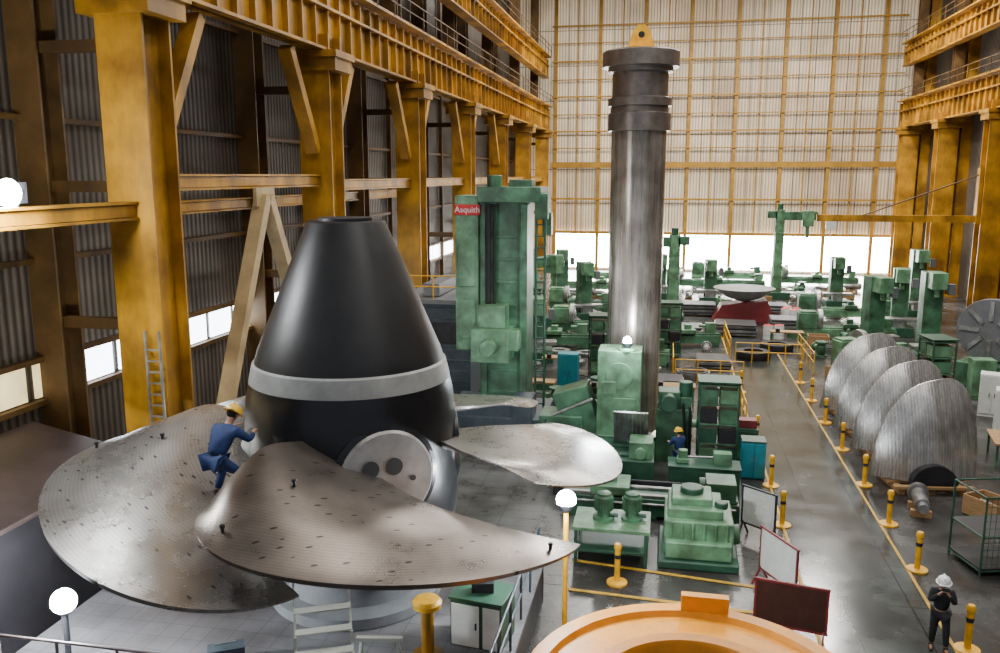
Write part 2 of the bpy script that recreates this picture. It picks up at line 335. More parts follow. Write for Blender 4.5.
# ------------------------------------------------------------ shaft
thing('turbine_shaft','tall vertical forged steel turbine shaft standing on its flange','shaft',(-1.2,33.2,0),0,[
 ('shaft_body',[('l',0,0,[(1.35,0),(1.35,.5),(1.03,.6),(1.03,12.1)],64)],SHAF),
 ('collar',[('l',0,0,[(1.03,12.1),(1.17,12.12),(1.17,12.75),(1.08,12.8),(1.08,13.0),(1.18,13.02),(1.18,13.3),(1.04,13.35),(1.04,14.2)],64)],SHAD,'darker stepped collar'),
 ('top_flange',[('l',0,0,[(1.04,14.2),(1.2,14.25),(1.2,14.4),(1.42,14.42),(1.42,14.95),(1.36,15.0)],64)],SHAD),
 ('lifting_cap',[('l',0,0,[(.75,15.0),(.75,15.12),(.5,15.15)],32),('p',[(-.5,15.1),(.5,15.1),(.32,15.75),(.12,15.95),(-.12,15.95),(-.32,15.75)],-.12,.12)],SAF,'yellow lifting lug',[('eye_hole',[('c',0,-.13,15.6,0,.13,15.6,.12)],RUB)])],None,0)
# ------------------------------------------------------------ big column machine
cm=thing('boring_machine','tall green column boring machine with red maker plate','machine',(-6.6,34,0),0,[
 ('base',[bx(0,-.3,.5,4.,3.4,1.),bx(-.1,-1.2,1.3,3.,1.4,.7),bx(1.2,-1.6,1.2,.8,1,1.4)],SLAT,'blue grey base'),
 ('column',[bx(.2,0,5.2,1.9,1.8,8.6),bx(1.05,-.6,5.2,.3,.9,8.4),bx(-.55,-.92,5.2,.25,.12,8.3),bx(.95,-.92,5.2,.25,.12,8.3)]+[bx(.2,-.93,1.8+.9*i,1.1,.06,.12) for i in range(8)],GRN),
 ('side_cabinet',[bx(-1.25,-.2,6.6,.95,1.6,6.2),bx(-1.25,-1.03,7.0,.7,.05,1.8),bx(-1.25,-1.03,4.8,.7,.05,1.6)],GRL),
 ('top_gearbox',[bx(.5,-.3,9.75,2.5,2.1,.6),bx(.9,-.5,10.15,.9,.9,.35),('c',-.2,-.6,9.9,-.2,-.6,10.5,.3),bx(1.75,-.6,9.3,.5,1,1.0),bx(1.9,-.3,8.6,.35,.6,.9)],GRN),
 ('headstock',[bx(-.1,-1.45,3.9,1.5,1.4,1.3),('c',-.1,-2.1,3.9,-.1,-2.7,3.9,.3),bx(-.1,-1.3,5.,1.1,.9,.9),bx(.8,-1.5,4.1,.4,.8,.8)],GRL),
 ('hose',[('c',-.35,-1.15,5.4,-.35,-1.15,9.4,.12)],RUB),('hose',[('c',-.1,-1.15,5.4,-.1,-1.15,9.4,.06)],RUB),
 ('ladder_rack',[('c',1.55,-1,1,1.55,-1,9,.05),('c',1.9,-1,1,1.9,-1,9,.05)]+[('c',1.55,-1,1.4+.45*i,1.9,-1,1.4+.45*i,.035) for i in range(17)],GRD),
 ('maker_plate',[bx(-1.2,-1.07,9.15,1.05,.04,.42)],RED,'red maker plate with white lettering')],None,.03)
tx=bpy.data.curves.new('lettering','FONT');tx.body='Asquith';tx.size=.33;tx.extrude=.008;tx.align_x='CENTER';tx.align_y='CENTER'
tmp=bpy.data.objects.new('tmp_text',tx);COL.objects.link(tmp);bpy.context.view_layer.update()
me=bpy.data.meshes.new_from_object(tmp.evaluated_get(bpy.context.evaluated_depsgraph_get()));bpy.data.objects.remove(tmp);me.materials.clear();me.materials.append(WHT)
plate=[c for c in cm.children if c.name.startswith('maker_plate')][0]
to=add('lettering',me,None,plate,(-1.2,-1.1,9.15),(rad(90),0,0))
# ------------------------------------------------------------ boring mill in front of shaft
thing('milling_machine','light green milling head pillar with lamp standing at the shaft foot','machine',(-1.55,30.6,0),0,[
 ('pillar',[bx(0,0,2.15,1.55,1.3,4.3),('c',-.0,-.66,3.4,0,.66,3.4,.5),bx(0,-.68,1.5,1.2,.06,2.2),bx(-.35,-.72,2.95,.5,.03,.5)],GRL),
 ('side_wing',[bx(-1.5,.1,1.8,1.3,1.2,2.0,(0,-18,0)),bx(-2.1,0,1.1,1.6,1.4,1.4),bx(-1.1,0,.6,2.8,1.5,1.2)],GRN),
 ('slide_cover',[bx(.5,-1.5,1.7,1.2,.1,1.6,(25,0,0))]+[bx(.0+.14*i,-1.56,1.7,.04,.12,1.6,(25,0,0)) for i in range(8)],STL,'ribbed steel slide cover'),
 ('bed',[bx(-.35,-1.9,.55,3.4,2.4,1.1),bx(-.35,-1.5,1.15,3.2,.5,.12),bx(-.35,-2.6,1.15,3.2,.3,.12)],GRD),
 ('handwheel',[('c',-1.2,-3.12,.8,-1.2,-3.2,.8,.28,.28,24)],STL),('handwheel',[('c',-.2,-3.12,.8,-.2,-3.2,.8,.2,.2,24)],STL),
 ('gear_case',[bx(.9,-2.3,1.3,.8,1.,.7),('c',.9,-2.8,1.3,.9,-3.0,1.3,.2)],GRL),
 ('pipe',[('c',-2.4,-1.,1.9,-.9,-1.,2.6,.06)],STL),('pipe',[('c',-2.6,-.9,1.7,-2.6,-2.6,1.2,.06)],DK),
 ('chip_tray',[bx(.6,-3.6,.25,5.,.7,.4),bx(.6,-3.9,.5,5.,.08,.5)],DK)],None,.03)
thing('drive_unit','dark green drive unit with motors and hoses','machine',(.45,31.6,0),0,[
 ('body',[bx(0,0,1.,1.3,1.4,2.),bx(-.2,-.2,2.3,.8,.9,.7),bx(.4,0,2.2,.4,1.2,.5)],GRN),('motor',[('c',-.2,-.6,2.3,-.2,-1.1,2.3,.32)],GRD),('motor',[('c',.4,-.3,2.4,.4,-.3,3.,.25)],GRD),('hose',[('c',.5,-.72,.3,.3,-.8,2.3,.05)],RUB),('hose',[('c',.6,-.72,.3,.55,-.85,2.2,.05)],RUB)],None,.03)
thing('coolant_tank','dark green coolant tank with pump and steel pipes','tank',(1.45,28.15,0),0,[
 ('tank_body',[bx(0,0,.45,2.3,.9,.9),bx(0,0,.93,2.4,1.,.06)],GRD),('pump',[('c',-.7,0,.96,-.7,0,1.4,.16),bx(-.7,0,1.05,.4,.4,.15)],GRL),('pipe',[('c',-.55,0,1.15,.4,.1,1.15,.04)],STL),('control_box',[bx(.6,.1,1.15,.6,.4,.4)],GRL),('valve_wheel',[('c',.1,-.5,.6,.1,-.54,.6,.15,.15,20)],MAR)],None,.02)
thing('planer_bed','long dark green machine bed with steel slideways and carriage','machine',(-.3,25.75,0),0,[
 ('bed',[bx(0,0,.4,5.4,1.1,.55),bx(-2.2,0,.07,.5,1.1,.14),bx(2.2,0,.07,.5,1.1,.14),bx(0,0,.07,.5,1.1,.14)]+[bx(-2.5+.5*i,-.56,.4,.08,.04,.4) for i in range(11)],GRD),
 ('slideway',[bx(0,-.35,.72,5.3,.16,.1)],STL),('slideway',[bx(0,.35,.72,5.3,.16,.1)],STL),
 ('carriage',[bx(-1.2,0,.9,1.2,1.2,.26),bx(-1.3,.1,1.15,.6,.6,.3)],GRL),('gear_case',[bx(2.15,0,1.0,.9,1.,.6),('c',1.7,0,1.05,1.5,0,1.05,.25)],GRN),
 ('lead_screw',[('c',-2.6,-.62,.55,2.6,-.62,.55,.035)],STL)],None,.02)
gb=thing('gearbox_unit','stepped green cast gearbox bolted on a base plate','machine',(1.1,23.2,0),0,[
 ('base_plate',[bx(0,0,.12,2.3,2.6,.24)],GRD),
 ('housing',[bx(0,.2,.75,2.,2.,1.05),bx(-.1,.3,1.4,1.6,1.6,.3),bx(-.2,.4,1.65,1.2,1.2,.25),bx(0,-.95,.5,1.9,.35,.5)]+[bx(-.8+.32*i,-.82,.85,.08,.1,.8) for i in range(6)],GRL),
 ('cover_cap',[('c',-.2,.4,1.75,-.2,.4,1.95,.35)],GRD),('cover_cap',[('c',.65,-.1,1.5,.65,-.1,1.7,.2)],GRD),
 ('side_motor',[('c',.95,-.3,.8,1.2,-.3,.8,.3)],GRN)],None,.04);gb.scale=(.93,.93,.93)
thing('work_table','dark green steel table carrying two pump motors','table',(-1.25,22.6,0),0,[
 ('table_top',[bx(0,0,1.0,2.1,1.5,.1)],GRL),('leg',[bx(-.95,-.65,.48,.1,.1,.95)],GRD),('leg',[bx(.95,-.65,.48,.1,.1,.95)],GRD),('leg',[bx(-.95,.65,.48,.1,.1,.95)],GRD),('leg',[bx(.95,.65,.48,.1,.1,.95)],GRD),('shelf',[bx(0,0,.35,1.9,1.3,.08)],GRD)],None,.01)
pm=thing('pump_motor','green vertical electric pump motor on the steel table','motor',(-1.5,22.6,1.05),0,[
 ('foot',[('l',0,0,[(.3,0),(.3,.08),(.18,.1),(.18,.25)],24)],GRN),('motor_body',[('l',0,0,[(.18,.25),(.25,.27),(.25,.65),(.2,.7),(.2,.76),(.1,.8)],24)]+[('b',.0,.0,.46,.55,.02,.34,18*k) for k in range(10)],GRN),('pipe',[('c',.18,0,.12,.4,0,.12,.06)],GRD)],'pump motors on the table',0)
dup(pm,(-.72,22.7,1.05))
def rack(x,y,rz,lab,grp=None):
    parts=[('frame',[bx(sx*.68,sy*.5,1.6,.07,.07,3.2) for sx in (-1,1) for sy in (-1,1)],GRD)]
    for i in range(5):parts.append(('shelf',[bx(0,0,.25+.72*i,1.4,1.06,.06)],GRN))
    for i in range(4):
        for k in range(2):parts.append(('drawer_box',[bx(-.34+.68*k,-.05,.25+.72*i+.3,.6,.9,.5)],(GRL,GRD,DK,GRN)[(i+k)%4]))
    parts.append(('roof_panel',[bx(0,0,3.25,1.5,1.2,.06)],GRD))
    return thing('tool_rack',lab,'rack',(x,y,0),rz,parts,grp,.008)
rack(2.0,30.8,0,'tall green steel tool rack with stacked boxes')
rack(-3.2,44.5,10,'green steel tool rack among the lathes')
rack(12.2,41.,-80,'green steel tool rack near the stored blades')
rack(.2,49.8,5,'green steel tool rack behind the machine pit')
rack(-8.6,54.5,-5,'green steel tool rack beside the wall columns')
thing('storage_cabinet','small teal steel cabinet standing beside the aisle','cabinet',(3.2,29.9,0),0,[('body',[bx(0,0,.68,.8,.7,1.3)],TEAL),('door',[bx(-.2,-.36,.68,.37,.03,1.2)],TEAL,None,[('handle',[bx(-.06,-.39,.75,.02,.03,.15)],STL)]),('door',[bx(.2,-.36,.68,.37,.03,1.2)],TEAL,None,[('handle',[bx(.06,-.39,.75,.02,.03,.15)],STL)]),('tray',[bx(0,0,1.36,.84,.74,.05)],GRD)],None,.01)
thing('storage_cabinet','dark green low cabinet with red top box','cabinet',(3.15,32.,0),0,[('body',[bx(0,0,.6,.8,.8,1.2)],GRD),('door',[bx(0,-.42,.6,.7,.03,1.05)],GRN),('top_box',[bx(0,0,1.35,.7,.5,.3)],MAR)],None,.01)
# ------------------------------------------------------------ boards
def board(loc,rz,w,h,fm,pm_,lab,papers=False):
    ps=[('panel',[bx(0,0,h*.62,w,.03,h*.7)],pm_),('frame',[bx(0,0,h*.97,w+.08,.05,.05),bx(0,0,h*.27,w+.08,.05,.05),bx(-w/2,0,h*.62,.05,.05,h*.72),bx(w/2,0,h*.62,.05,.05,h*.72)],fm),
        ('leg',[('bm',-w/2+.05,.0,h*.3,-w/2+.05,-.25,0.02,.04,.04),('bm',-w/2+.05,0,h*.3,-w/2+.05,.25,.02,.04,.04)],fm),('leg',[('bm',w/2-.05,.0,h*.3,w/2-.05,-.25,0.02,.04,.04),('bm',w/2-.05,0,h*.3,w/2-.05,.25,.02,.04,.04)],fm)]
    if papers:
        for k in range(2):
            for m in range(2):ps.append(('paper_sheet',[bx(-.22+.44*k,-.022,h*.75-.4*m,.36,.006,.32)],PAPER))
    return thing('notice_board',lab,'board',loc,rz,ps,None,0)
board((2.85,24.3,0),-40,1.1,1.6,DK,WHT,'white notice board with pinned paper sheets',True)
board((3.0,21.,0),-62,1.5,1.6,MAR,WHT,'white board in a maroon frame')
board((3.0,18.7,0),-12,1.55,1.5,MAR,MARD,'dark maroon board on folding legs')
# ------------------------------------------------------------ orange ring
thing('turbine_cover_ring','large orange primed cover ring with inner flange','ring',(.75,13.9,0),0,[
 ('outer_ring',[('l',0,0,[(2.9,.13),(3.1,.16),(3.1,1.6),(3.05,1.66),(2.75,1.66),(2.7,1.54),(1.95,1.5),(1.95,.3),(2.9,.13)],96)],ORG),
 ('inner_flange',[('l',0,0,[(1.95,.3),(1.95,1.6),(1.9,1.64),(1.65,1.64),(1.6,1.55),(1.6,.3),(1.95,.3)],96)],ORGD),
 ('bottom_plate',[('l',0,0,[(1.6,.3),(1.6,1.35),(.5,1.4)],64)],GRY),
 ('lug',[bx(.25,2.85,1.82,.95,.2,.34)],ORG)]+[('support_block',[bx(2.5*math.cos(rad(a)),2.5*math.sin(rad(a)),.07,.3,.3,.14)],WOOD) for a in (45,135,225,315)],None,.0)
# ------------------------------------------------------------ platform props
thing('mooring_post','yellow mushroom topped steel post','post',(-4.45,15.1,1.),0,[('post_body',[('l',0,0,[(.3,0),(.3,.05),(.13,.08),(.13,1.)],24)],YEL),('cap',[('l',0,0,[(.13,1.),(.28,1.05),(.3,1.15),(.24,1.22),(.1,1.24)],24)],SAF)],None,0)
thing('tool_cabinet','white and green steel tool cabinet standing on the platform','cabinet',(-3.5,15.95,1.),-8,[('body',[bx(0,0,.5,1.1,.9,1.)],GRD),('door',[bx(-.22,-.46,.48,.6,.03,.9)],WHT,None,[('handle',[bx(.02,-.49,.5,.03,.03,.14)],DK)]),('drawer_front',[bx(.34,-.46,.48,.36,.03,.9)],WHT),('top_tray',[bx(0,0,1.03,1.16,.96,.05)],GRD)],None,.01)
thing('hand_tool_box','small dark tool box lying on the cabinet','box',(-3.5,15.95,2.06),10,[('box',[bx(0,0,.1,.45,.25,.2)],DK),('handle',[('c',-.12,0,.26,.12,0,.26,.02)],STL)],None,0)
sp=[]
for z,yy in ((.3,-.3),(.6,0),(.9,.3)):sp.append(('tread',[bx(0,yy,z,1.1,.22,.03)],PALE))
for sx in (-.55,.55):
    sp.append(('side_frame',[bx(sx,-.43,.15,.05,.05,.3),bx(sx,-.15,.3,.05,.05,.6),bx(sx,.45,.45,.05,.05,.9),bx(sx,.45,1.2,.04,.04,.7),('bm',sx,-.45,.05,sx,.45,.9,.04,.05)],PALE))
thing('step_stool','pale metal step frame with open treads and hand posts','steps',(-6.45,14.6,1.),25,sp,None,0)
thing('trestle','small pale steel trestle beside the steps','trestle',(-5.25,14.5,1.),10,[('top_bar',[bx(0,0,.6,.9,.1,.08)],PALE),('leg',[('bm',-.35,0,.58,-.4,-.25,0.03,.05,.05),('bm',-.35,0,.58,-.4,.25,0.03,.05,.05)],PALE),('leg',[('bm',.35,0,.58,.4,-.25,0.03,.05,.05),('bm',.35,0,.58,.4,.25,0.03,.05,.05)],PALE)],None,0)
thing('hand_tool_box','dark blue steel tool box standing on the platform','box',(-8.3,14.1,1.),30,[('box',[bx(0,0,.17,.7,.35,.34)],SLAT),('handle',[('c',-.2,0,.4,.2,0,.4,.02)],STL)],None,0)
def lampstand(loc,h,mat,lab,e,r=.2):
    t=thing('work_light',lab,'lamp',loc,0,[('base',[('l',0,0,[(.3,0),(.3,.06),(.06,.1)],24)],mat),('pole',[('c',0,0,.05,0,0,h-.1,.06)],mat),('lamp_housing',[('l',0,0,[(.1,h-.2),(.2,h-.05),(.21,h)],24)],DK),('bulb',[('s',0,0,h+.06,r,r,r)],LAMP)],None,0)
    l=bpy.data.lights.new('work_light_source','POINT');l.energy=e;l.shadow_soft_size=.25;l.color=(.86,.94,1)
    o=bpy.data.objects.new('work_light_source',l);COL.objects.link(o);o.parent=t;o.location=(0,-.5,h+.25);return t
lampstand((-2.0,17.7,0),3.4,SAF,'bright work light glowing on a yellow pole',650,.22)
lampstand((-11.2,13.3,1),1.35,DK,'bright work light on a short stand beneath the blade',900,.24)
lampstand((-1.3,30.2,4.3),.3,GRL,'bright inspection light on top of the milling pillar',350,.14)
thing('flood_light','bright flood light standing on the horizontal column strut','lamp',(-13.6,15.7,9.83),0,[('housing',[bx(0,.1,.3,.5,.3,.45)],DK),('bracket',[bx(0,.1,.05,.3,.1,.1)],DK),('glass',[('s',.05,-.06,.3,.3,.14,.3)],LAMP)],None,0)
l=bpy.data.lights.new('flood','POINT');l.energy=1500;l.color=(.9,.96,1);l.shadow_soft_size=.3;o=bpy.data.objects.new('flood_source',l);COL.objects.link(o);o.location=(-13.1,15.1,10.2)
# ------------------------------------------------------------ bollards
bo=thing('bollard','yellow steel bollard beside the grey aisle','bollard',(6.9,19.2,0),0,[('base_plate',[('l',0,0,[(.27,0),(.27,.05),(.12,.07)],24)],SAF),('post_body',[('l',0,0,[(.075,.05),(.075,.95),(.1,.96),(.1,1.05),(.07,1.1)],20)],SAF),('band',[('l',0,0,[(.082,.7),(.082,.8)],20)],DK)],'aisle bollards',0)
for p in [(6.9,y) for y in (23.2,26.3,29.7,33.6,37.3,41.,44.6)]+[(3.7,25.6),(-1.0,20.9),(3.75,29.),(3.75,34.),(3.75,42)]:dup(bo,(p[0],p[1],0))
# ------------------------------------------------------------ stored blades
def sblade_mesh():
    bm=bmesh.new();n=30;m=28;F=[];B=[]
    def pt(s,t):
        u_=(2*t-1)
        H=3.6*max(0,1-abs(u_)**2.6)**.45
        H=max(H,.12)*(1-.16*(1-t))
        z=.02+H*s;q=z/3.6
        x=1.78*u_*(1-.04*q)+.35*q**1.6
        y=-1.0*math.cos(u_*1.3)*(1-.1*s)+1.0*q**2
        return Vector((x,y,z))
    for i in range(n+1):
        a=[];b=[]
        for j in range(m+1):
            t=.5-.5*math.cos(math.pi*j/m)
            p=pt(i/n,t);a.append(bm.verts.new(p));b.append(bm.verts.new(p+Vector((0,.2*(1-i/n)+.06,0))))
        F.append(a);B.append(b)
    for i in range(n):
        for j in range(m):
            bm.faces.new((F[i][j],F[i][j+1],F[i+1][j+1],F[i+1][j]));bm.faces.new((B[i][j],B[i+1][j],B[i+1][j+1],B[i][j+1]))
        for j in (0,m):bm.faces.new((F[i][j],F[i+1][j],B[i+1][j],B[i][j]))
    for j in range(m):
        for i in (0,n):bm.faces.new((F[i][j],B[i][j],B[i][j+1],F[i][j+1]))
    bmesh.ops.recalc_face_normals(bm,faces=bm.faces)
    me=bpy.data.meshes.new('blade_body');bm.to_mesh(me);bm.free();me.materials.append(STLR);me.shade_smooth();me.set_sharp_from_angle(angle=rad(50));return me
sb=thing('turbine_blade','fan shaped silver steel turbine blade stored upright on timber','blade',(8.8,30.3,.35),8,[],'upright stored turbine blades')
add('blade_body',sblade_mesh(),None,sb)
HD=[(.75*math.cos(rad(a)),.02+.66*math.sin(rad(a))) for a in range(0,181,12)]
add('root_flange',[('p',HD,-1.22,-.9)],DK,sb,label='dark half round root flange')
BLP=((8.8,33.3),(8.65,36.),(8.6,38.9))
for p in BLP:dup(sb,(p[0],p[1],.35))
pl=thing('timber_pallet','rough timber cradle under the stored blade','pallet',(8.8,30.1,0),8,[('plank',[bx(0,y,.28,2.6,.22,.1)],WOOD) for y in (-.98,-.35,.2,.65)]+[('bearer',[bx(x,0,.115,.2,1.9,.23)],WOOD) for x in (-1,0,1)],'timber cradles',.01)
for p in BLP:dup(pl,(p[0],p[1]-.2,0))
# ------------------------------------------------------------ generic machines
def lathe(loc,rz,L,g1=GRN,g2=GRL,face=.7,lab='green engine lathe with steel bed and chuck',sc=1):
    ps=[('bed',[bx(0,0,.45,L,.9,.5),bx(0,-.25,.76,L,.12,.12),bx(0,.25,.76,L,.12,.12),bx(-L/2+.5,0,.15,1,.9,.3),bx(L/2-.5,0,.15,.8,.9,.3)],g1),
        ('headstock',[bx(-L/2+.6,0,1.2,1.2,1.,1.0),bx(-L/2+.6,0,1.75,1.,.8,.15)],g2),
        ('chuck',[('c',-L/2+1.2,0,1.25,-L/2+1.5,0,1.25,face,face,32),('c',-L/2+1.5,0,1.25,-L/2+1.6,0,1.25,face*.4)],STL),
        ('carriage',[bx(.2,0,.95,.9,1.2,.25),bx(.2,-.1,1.2,.4,.4,.3)],g2),
        ('tailstock',[bx(L/2-.6,0,1.1,.6,.5,.7),('c',L/2-.9,0,1.25,L/2-1.3,0,1.25,.1)],g2)]
    t=thing('lathe',lab,'machine',loc,rz,ps,None,.02);t.scale=(sc,sc,sc);return t
def drill(loc,rz,H,lab):
    return thing('radial_drill',lab,'machine',loc,rz,[('base',[bx(.8,0,.3,3.2,1.4,.6)],GRD),('column',[('c',0,0,.5,0,0,H,.45,.4,24),bx(0,0,H*.5,.7,.9,H*.5)],GRL),('arm',[bx(1.3,0,H-.5,3.4,.6,.7),bx(-.6,0,H-.4,.9,.6,.6)],GRN),('drill_head',[bx(2.2,-.35,H-.7,.9,.9,1.3),('c',2.2,-.35,H-1.3,2.2,-.35,H-2.3,.15)],GRL),('motor',[('c',0,0,H,0,0,H+.5,.25)],GRD)],None,.02)
def mill(loc,rz,H,lab='green vertical milling machine with work table'):
    return thing('vertical_mill',lab,'machine',loc,rz,[('base',[bx(0,0,.3,1.8,2,.6)],GRD),('column',[bx(0,.5,H/2,1.,1.,H)],GRN),('mill_head',[bx(0,-.3,H-.4,.8,1.2,.9),('c',0,-.5,H-.8,0,-.5,H-1.3,.15)],GRL),('work_table',[bx(0,-.4,1.1,2.2,.8,.2),bx(0,-.4,.8,.8,.7,.5)],STL),('control_box',[bx(.8,-.2,H-.9,.35,.4,.6)],GRY)],None,.02)
def plates(loc,n,w,d,lab='stack of flat steel plates on timber bearers'):
    return thing('plate_stack',lab,'stack',loc,0,[('plate',[('b',.05*math.sin(3*i),.05*math.cos(5*i),.16+.09*i,w,d,.07,3*math.sin(7*i))],(STL,DK,GRY)[i%3]) for i in range(n)]+[('bearer',[bx(0,k*d*.3,.06,w,.12,.12)],WOOD) for k in (-1,1)],None,.004)
def bench(loc,rz,m=GRN,lab='green steel workbench with vice'):
    return thing('workbench',lab,'bench',loc,rz,[('bench_top',[bx(0,0,.85,2.,.8,.08)],WOOD),('leg',[bx(-.9,-.3,.4,.08,.08,.82)],m),('leg',[bx(.9,-.3,.4,.08,.08,.82)],m),('leg',[bx(-.9,.3,.4,.08,.08,.82)],m),('leg',[bx(.9,.3,.4,.08,.08,.82)],m),('drawer',[bx(.4,-.1,.65,.8,.6,.3)],m),('vice',[bx(-.6,-.3,.98,.2,.35,.18),bx(-.6,-.52,1.,.24,.06,.2)],DK)],None,.006)
drill((9.3,76,0),0,7.6,'tall light green radial drilling machine with long arm')
drill((.5,62,0),180,6.3,'green radial drilling machine in front of the bright glazing')
drill((-9.2,58,0),60,5.,'green radial drilling machine beside the wall columns')
for p in ((-5.8,62,20,4.2),(-3.2,70,-10,4.5),(-8.5,70,10,4.4),(3.6,72,0,3.6),(-.5,74,10,3.8),(-7.2,47.6,10,3.6)):mill((p[0],p[1],0),p[2],p[3])
for p in ((13.5,72,0,4.),(12.3,53,15,4.6),(15.3,60,-10,4.4),(18.5,68,0,5.),(14.6,50.5,0,5.2)):mill((p[0],p[1],0),p[2],p[3],'green milling machine near the bright glazing')
lathe((-6.9,51.6,0),5,5);lathe((-1.9,47.8,0),-4,4.4,GRL,GRN);lathe((-4,56.5,0),0,7)
lathe((1.2,53.5,0),8,4.4,GRN,GRL,1.,'green lathe with large chuck');lathe((4.5,82,0),0,9);lathe((-6,78,0),0,9,GRL,GRL);lathe((18,76,0),80,8)
lathe((-5,86,0),0,8,GRL,GRN);lathe((14,86,0),0,8);lathe((-6.5,66,0),0,5);lathe((6,88.5,0),0,7,GRL,GRN)
lathe((16.6,34,0),92,10,GRN,GRL,.9,'long green lathe running beside the far aisle')
lathe((11.2,48.5,0),20,4.4,GRN,GRL,1.0);lathe((11.5,57.5,0),0,6,GRL,GRN);lathe((13.2,66.,0),0,7,GRL,GRN,.9)
for p in ((4.6,58,0,8,2.6,2.4),(1.2,57.3,0,6,2.4,2),(7.7,68.3,0,6,3,2),(-.2,42.2,0,5,2.4,1.6),(8.3,60,0,9,2.4,2),(2.5,66,0,9,2.4,2),(-3,82,0,8,3,2),(2.6,41.,0,6,1.2,2.),(2.7,47.6,0,5,1.8,2)):
    plates(p[:3],*p[3:])
for p in ((-2.6,38.8,0,10),(-5.4,44.5,0,0),(2.6,36.5,0,90),(12.5,33.5,0,80),(7.5,54.8,0,0),(-7.6,28.6,0,90),(-6,39,0,0),(12.8,29,0,85),(.5,39.4,0,0)):bench(p[:3],p[3])
thing('face_lathe','green face lathe with huge slotted round faceplate','machine',(16.1,46,0),55,[('base',[bx(1.,0,.6,4.,2.4,1.2)],GRN),('headstock',[bx(1.4,0,2.2,2.,1.9,2.4),bx(1.4,0,3.6,1.4,1.4,.5)],GRL),
 ('faceplate',[('c',-.1,0,2.8,.25,0,2.8,1.6,1.6,48)],GRY,'dark steel faceplate',[('jaw',[('bm',-.14,.5*math.cos(rad(a)),2.8+.5*math.sin(rad(a)),-.14,1.45*math.cos(rad(a)),2.8+1.45*math.sin(rad(a)),.12,.2)],STL) for a in range(0,360,45)])],None,.02)
def ecab(loc,rz,mt,lab):
    thing('electrical_cabinet',lab,'cabinet',loc,rz,[('body',[bx(0,0,.95,1.,.8,1.9)],mt),('door',[bx(-.24,-.42,1.,.45,.03,1.7)],mt,None,[('handle',[bx(-.1,-.45,1.,.03,.03,.2)],DK)]),('door',[bx(.24,-.42,1.,.45,.03,1.7)],mt,None,[('handle',[bx(.1,-.45,1.,.03,.03,.2)],DK)])],None,.01)
ecab((14.3,40.,0),-20,WHT,'white electrical cabinet beside the green lathe')
ecab((13.9,37.,0),-20,WHT,'white electrical cabinet beside the stored blades')
ecab((14.9,43.2,0),0,GRL,'light green electrical cabinet near the face lathe')
ecab((-4.6,40.8,0),0,TEAL,'teal electrical cabinet among the lathes')
ecab((-2.2,52.4,0),0,GRL,'light green electrical cabinet among the lathes')
ecab((-9.2,26.,0),10,TEAL,'teal electrical cabinet behind the turbine runner')
thing('casting_stand','maroon machine stand carrying a pale dished steel casting','stand',(5.6,64,0),0,[('stand_body',[('p',[(-2.2,0),(2.2,0),(1.6,1.6),(-1.6,1.2)],-1.,1.)],MAR),('casting',[('l',0,0,[(.3,1.4),(1.2,1.7),(2.1,2.3),(2.2,2.4),(1.2,1.95),(.3,1.7),(.3,1.4)],32)],GRYR,'pale grey dished casting')],None,.02)
thing('jib_crane','yellow wall mounted jib crane with white hoist','crane',(22.3,68.5,0),0,[('boom',[bx(-5.5,0,7.3,11.5,.35,.5)],YEL),('tie_rod',[('c',-.2,0,10.5,-8,0,7.5,.05)],YELD),('mounting',[bx(-.1,0,9,.25,.6,4.)],YEL),('hoist',[bx(-10.2,0,6.75,.7,.5,.6),('c',-10.2,0,6.5,-10.2,0,5.6,.04)],WHT)],None,0)
dr=thing('steel_drum','white ribbed steel drum','drum',(9.4,64.5,0),0,[('drum_body',[('l',0,0,[(.3,0),(.32,.02),(.3,.3),(.32,.32),(.3,.6),(.32,.62),(.3,.9)],24)],WHT),('lid',[('l',0,0,[(.28,.9),(.28,.93)],24)],RED)],'drums near the castings',0)
for p in ((8.6,64.3),(9.1,63.6),(8.9,65.3),(7.3,56.8),(6.6,56.6)):dup(dr,(p[0],p[1],0))
gc=thing('gas_cylinder','blue steel gas cylinder standing upright','cylinder',(-9.6,50.1,0),0,[('cylinder_body',[('l',0,0,[(.14,0),(.15,.03),(.15,1.3),(.12,1.42),(.05,1.5)],20)],TEAL),('valve',[('c',0,0,1.5,0,0,1.62,.03)],STL)],'gas cylinders',0)
for p in ((-9.2,50.2),(-10.,50.),(11.4,43.6),(11.8,43.6)):dup(gc,(p[0],p[1],0))
railing('guard_railing','yellow tubular safety railing around the machine pit',(2.3,43.8,0),0,3.4,1.15,SAF,4)
railing('guard_railing','yellow tubular safety railing around the machine pit',(.5,46.2,0),90,4,1.15,SAF,4)
railing('guard_railing','yellow tubular safety railing around the machine pit',(5.8,49,0),0,3.6,1.15,SAF,5)
railing('guard_railing','yellow tubular safety railing beside the aisle',(7.9,49.8,0),90,6.,1.15,SAF,6)
railing('guard_railing','yellow tubular safety railing beside the aisle',(3.8,53.3,0),90,6.,1.15,SAF,6)
railing('guard_railing','yellow tubular safety railing beside the aisle',(3.45,37.5,0),90,4.,1.15,SAF,4)
ty=thing('rubber_ring','black rubber ring lying on the floor','ring',(5.1,50.4,0),0,[('ring_body',[('l',0,0,[(.55,.02),(.95,.02),(1.,.25),(.95,.45),(.55,.45),(.5,.25),(.55,.02)],32)],RUB)],'rubber rings',0)
dup(ty,(6.7,52.9,0))
gp=[]
for sx in (-.9,.9):
    for sy in (-.7,.7):gp.append(('post',[('c',sx,sy,0,sx,sy,2.2,.03)],GRD))
for z in (.15,1.1,2.2):
    for s in (-.7,.7):gp.append(('rail',[('c',-.9,s,z,.9,s,z,.025)],GRD))
    for s in (-.9,.9):gp.append(('rail',[('c',s,-.7,z,s,.7,z,.025)],GRD))
